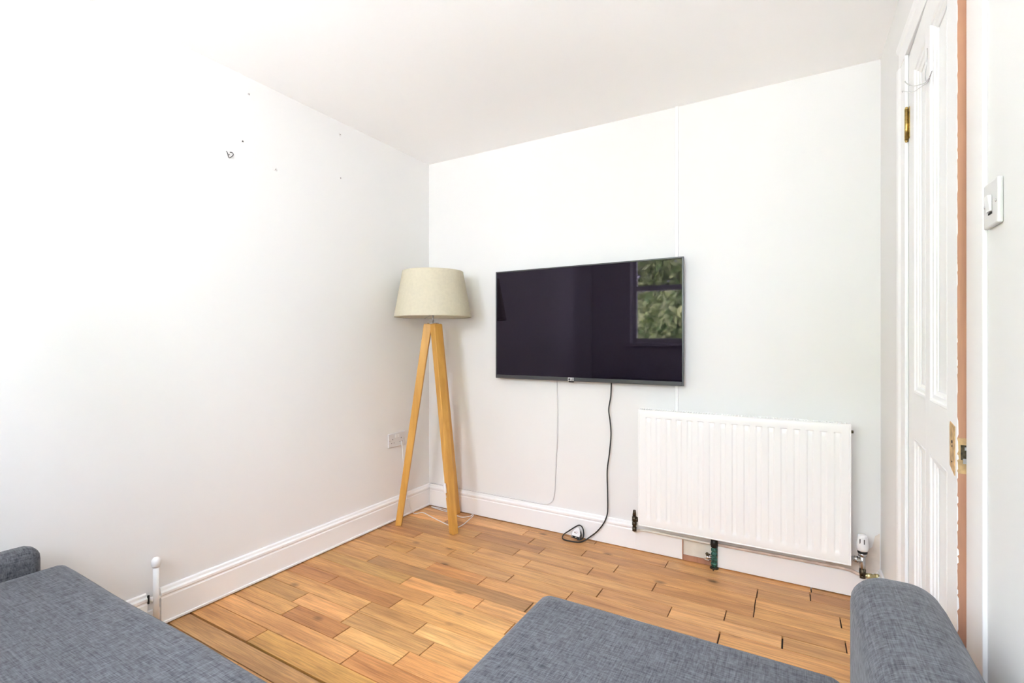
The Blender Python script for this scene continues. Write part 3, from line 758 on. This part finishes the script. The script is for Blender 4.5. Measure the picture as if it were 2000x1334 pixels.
for k in range(3):
    a = k*2.094+.4; b.cyl((LX+.02*math.cos(a), LY+.02*math.sin(a), TOPZ+.060), (LX+(RB-.004)*math.cos(a), LY+(RB-.004)*math.sin(a), SB+.004), .0018, n=6)
sub(b.build('shade_spider', M['chrome']), sh)
# white flex with an inline switch on the front right leg
f2 = Vector((feet[1][0], feet[1][1], 0)); tp = Vector((LX, LY, TOPZ)); dd = (Vector((f2.x, f2.y, 0)) - Vector((LX, LY, 0))).normalized(); tt = Vector((-dd.y, dd.x, 0))
def onleg(s, o=0, q=0): 
    p = f2*(1-s) + (Vector((LX, LY, 0)) + dd*.030 + Vector((0, 0, TOPZ)))*s
    return tuple(p + dd*(-.022+q) + tt*o)
b = MB()
b.tube([(LX, LY, TOPZ-.06), onleg(.85), onleg(.6), onleg(.4), onleg(.27, -.02), onleg(.235, -.033, .012), onleg(.19, -.030, .010), onleg(.12, -.0), (.43, -.29, .06), (.40, -.24, .008), (.33, -.14, .004),
        (.25, -.045, .004), (.18, -.040, .004), (.12, -.035, .004), (.075, -.038, .004), (.06, -.045, .006), (.10, -.050, .004), (.17, -.062, .004), (.25, -.068, .004), (.345, -.10, .004), (.385, -.072, .004), (.395, -.040, .004), (.390, -.030, .010),
        (.402, -.032, .006), (.412, -.060, .004), (.425, -.12, .004), (.440, -.20, .004), (.430, -.26, .004), (.36, -.25, .004), (.2, -.20, .004), (.08, -.16, .004), (.040, -.22, .02), (.028, -.27, .20), (.022, -.292, .44), (.014, -.293, .50)], .0028, n=7, sub=6)
cord = b.build('power_cord', M['white_plastic'], la)
pa, pb = Vector(onleg(.235, -.033, .016)), Vector(onleg(.19, -.031, .016))
b = MB(); b.cyl(pa, pb, .0095, .0095, n=16); sub(b.build('inline_switch', M['white_plastic'], bevel=.003), cord)

# ------------------------------------------------------------------ sofa
def cushion(x0, x1, y0, y1, z0, z1, r=.05, puff=.012, n=28, rz=None, wob=.0):
    """soft rounded block: a subdivided box pushed to rounded edges with a slightly puffed top"""
    b = MB(); bm = b.bm; rz = r if rz is None else rz
    c = Vector(((x0+x1)/2, (y0+y1)/2, (z0+z1)/2)); h = Vector(((x1-x0)/2, (y1-y0)/2, (z1-z0)/2))
    bmesh.ops.create_cube(bm, size=2.0)
    bmesh.ops.subdivide_edges(bm, edges=bm.edges[:], cuts=n, use_grid_fill=True)
    rr = min(r, h.x, h.y, h.z)
    def spread(t, hh):   # concentrates vertices near the rounded edges
        s = math.copysign(1, t); a = abs(t)
        return s * hh * (1 - (1-a)**1.6)
    for v in bm.verts:
        p = Vector((spread(v.co.x, h.x), spread(v.co.y, h.y), spread(v.co.z, h.z)))
        q = Vector((max(-h.x+rr, min(h.x-rr, p.x)), max(-h.y+rr, min(h.y-rr, p.y)), max(-h.z+rr, min(h.z-rr, p.z))))
        d = p - q
        if d.length > 1e-9: p = q + d.normalized()*rr
        if p.z > 0:
            u, w = p.x/h.x, p.y/h.y
            p.z += puff*(1-u*u)*(1-w*w) * (p.z/h.z)
        if wob:
            p.y += wob*math.sin(9*p.x+1)*0.5; p.x += wob*math.sin(11*p.y)*.5
        v.co = c + p
    for f in bm.faces: f.smooth = True
    return b
sf = empty('corner_sofa', (1.27, -2.6, 0), 'grey woven fabric corner sofa with long seat, chaise and armrests in the foreground', 'sofa')
SH = 0.420
cushion(0.125, 1.588, -2.86, -2.022, .20, SH, r=.035, puff=.012, wob=.004).build('seat_cushion', M['fabric'], sf)
cushion(1.590, 2.338, -2.86, -1.385, .20, SH, r=.04, puff=.014).build('chaise_cushion', M['fabric'], sf)
cushion(0.026, 0.123, -2.98, -2.075, .06, .485, r=.040, puff=.0, n=20).build('armrest', M['fabric'], sf)
cushion(2.339, 2.506, -2.98, -1.318, .06, .640, r=.065, puff=.0, n=24).build('armrest', M['fabric'], sf)
cushion(0.125, 2.340, -3.06, -2.865, .10, .72, r=.05, puff=.01, n=20).build('backrest', M['fabric'], sf)
b = MB(); b.box(.126, 2.339, -2.86, -2.075, .09, .198); b.box(1.625, 2.339, -2.075, -1.44, .09, .198); b.build('base_frame', M['fabric'], sf, bevel=.01)
for x, y in ((.16, -2.12), (1.66, -1.50), (2.30, -1.50), (.16, -2.80), (2.30, -2.80), (1.2, -2.80)):
    b = MB(); b.cyl((x, y, 0), (x, y, .0905), .018, .025, n=16); b.build('leg', M['black'], sf)

# ------------------------------------------------------------------ garden outside the windows (mirrored in the TV)
b = MB(); b.box(-30, 30, -40, YR-RT, -1.3, -1.2); struct(b.build('ground', M['bounce_ground']))
def tree(x, y, h, r, seed, label):
    rt = random.Random(seed)
    e = empty('tree', (x, y, -1.2), label, 'tree', 'trees outside the windows')
    b = MB(); b.tube([(x, y, -1.2), (x+.08, y, h*.4), (x-.05, y+.05, h*.9)], .13, n=10)
    for k in range(7):
        a = rt.uniform(0, 6.28); z = h*rt.uniform(.2, .8)
        b.tube([(x, y, z), (x+r*.4*math.cos(a), y+r*.4*math.sin(a), z+.5), (x+r*.8*math.cos(a), y+r*.8*math.sin(a), z+.8)], .04, n=6)
    b.build('trunk', M['bark'], e)
    b = MB(); bm = b.bm
    for k in range(11000):
        a = rt.uniform(0, 6.283); cz = rt.uniform(-1, 1); rad = rt.uniform(.35, 1)**.6
        s_ = math.sqrt(1-cz*cz)
        lump = 1 + .25*math.sin(3*a+seed)*math.cos(4*cz+seed)
        c = Vector((x+r*rad*s_*math.cos(a)*lump, y+r*rad*s_*math.sin(a)*lump, h+r*1.25*cz*rad*lump))
        u = Vector((rt.uniform(-1, 1), rt.uniform(-1, 1), rt.uniform(-1, 1))).normalized(); v = u.orthogonal().normalized()
        l, w = rt.uniform(.13, .22), rt.uniform(.06, .10)
        bm.faces.new([bm.verts.new(c+u*l), bm.verts.new(c+v*w), bm.verts.new(c-u*l), bm.verts.new(c-v*w)])
    o = b.build('foliage', M['leaf'], e, clean=False); o['kind'] = 'stuff'
tree(-2.7, -17.0, 3.8, 3.0, 1, 'leafy green tree outside, leftmost in the TV reflection')
tree(-12.5, -20., 4.4, 3.0, 2, 'leafy green tree outside, behind the middle of the TV reflection')
tree(8.2, -18., 4.0, 2.6, 3, 'leafy green tree outside, rightmost beyond the second window')

# ------------------------------------------------------------------ unseen glowing globe, added behind the camera to brighten walls and ceiling
pe = empty('added_fill_globe', (1.60, -2.75, H), 'unseen glowing globe added to fill the room with light, hung near the windows', 'added fill light')
b = MB(); b.lathe([(0, H-.0005), (.05, H-.0005), (.048, H-.02), (.01, H-.03), (0, H-.03)], (1.60, -2.75, 0), 28); b.build('fill_globe_mount', M['white_plastic'], pe)
b = MB(); b.cyl((1.60, -2.75, 1.90), (1.60, -2.75, H-.028), .004, n=8); b.build('flex', M['white_plastic'], pe)
em = bpy.data.materials.new('fill_globe_glow'); em.use_nodes = True
eb = em.node_tree.nodes['Principled BSDF']; eb.inputs['Base Color'].default_value = (.9, .9, .88, 1)
eb.inputs['Emission Color'].default_value = (0.88, 0.94, 1.04, 1); eb.inputs['Emission Strength'].default_value = FILL_STRENGTH
b = MB(); b.lathe([(.001, -.105)] + [(.105*math.sin(t*math.pi/16), -.105*math.cos(t*math.pi/16)) for t in range(1, 16)] + [(.001, .105)], (1.60, -2.75, 1.80), 32)
b.build('globe', em, pe)
tree(-.7, -11.8, 1.3, 1.05, 4, 'low leafy shrub outside, nearest the windows, mirrored low on the TV')
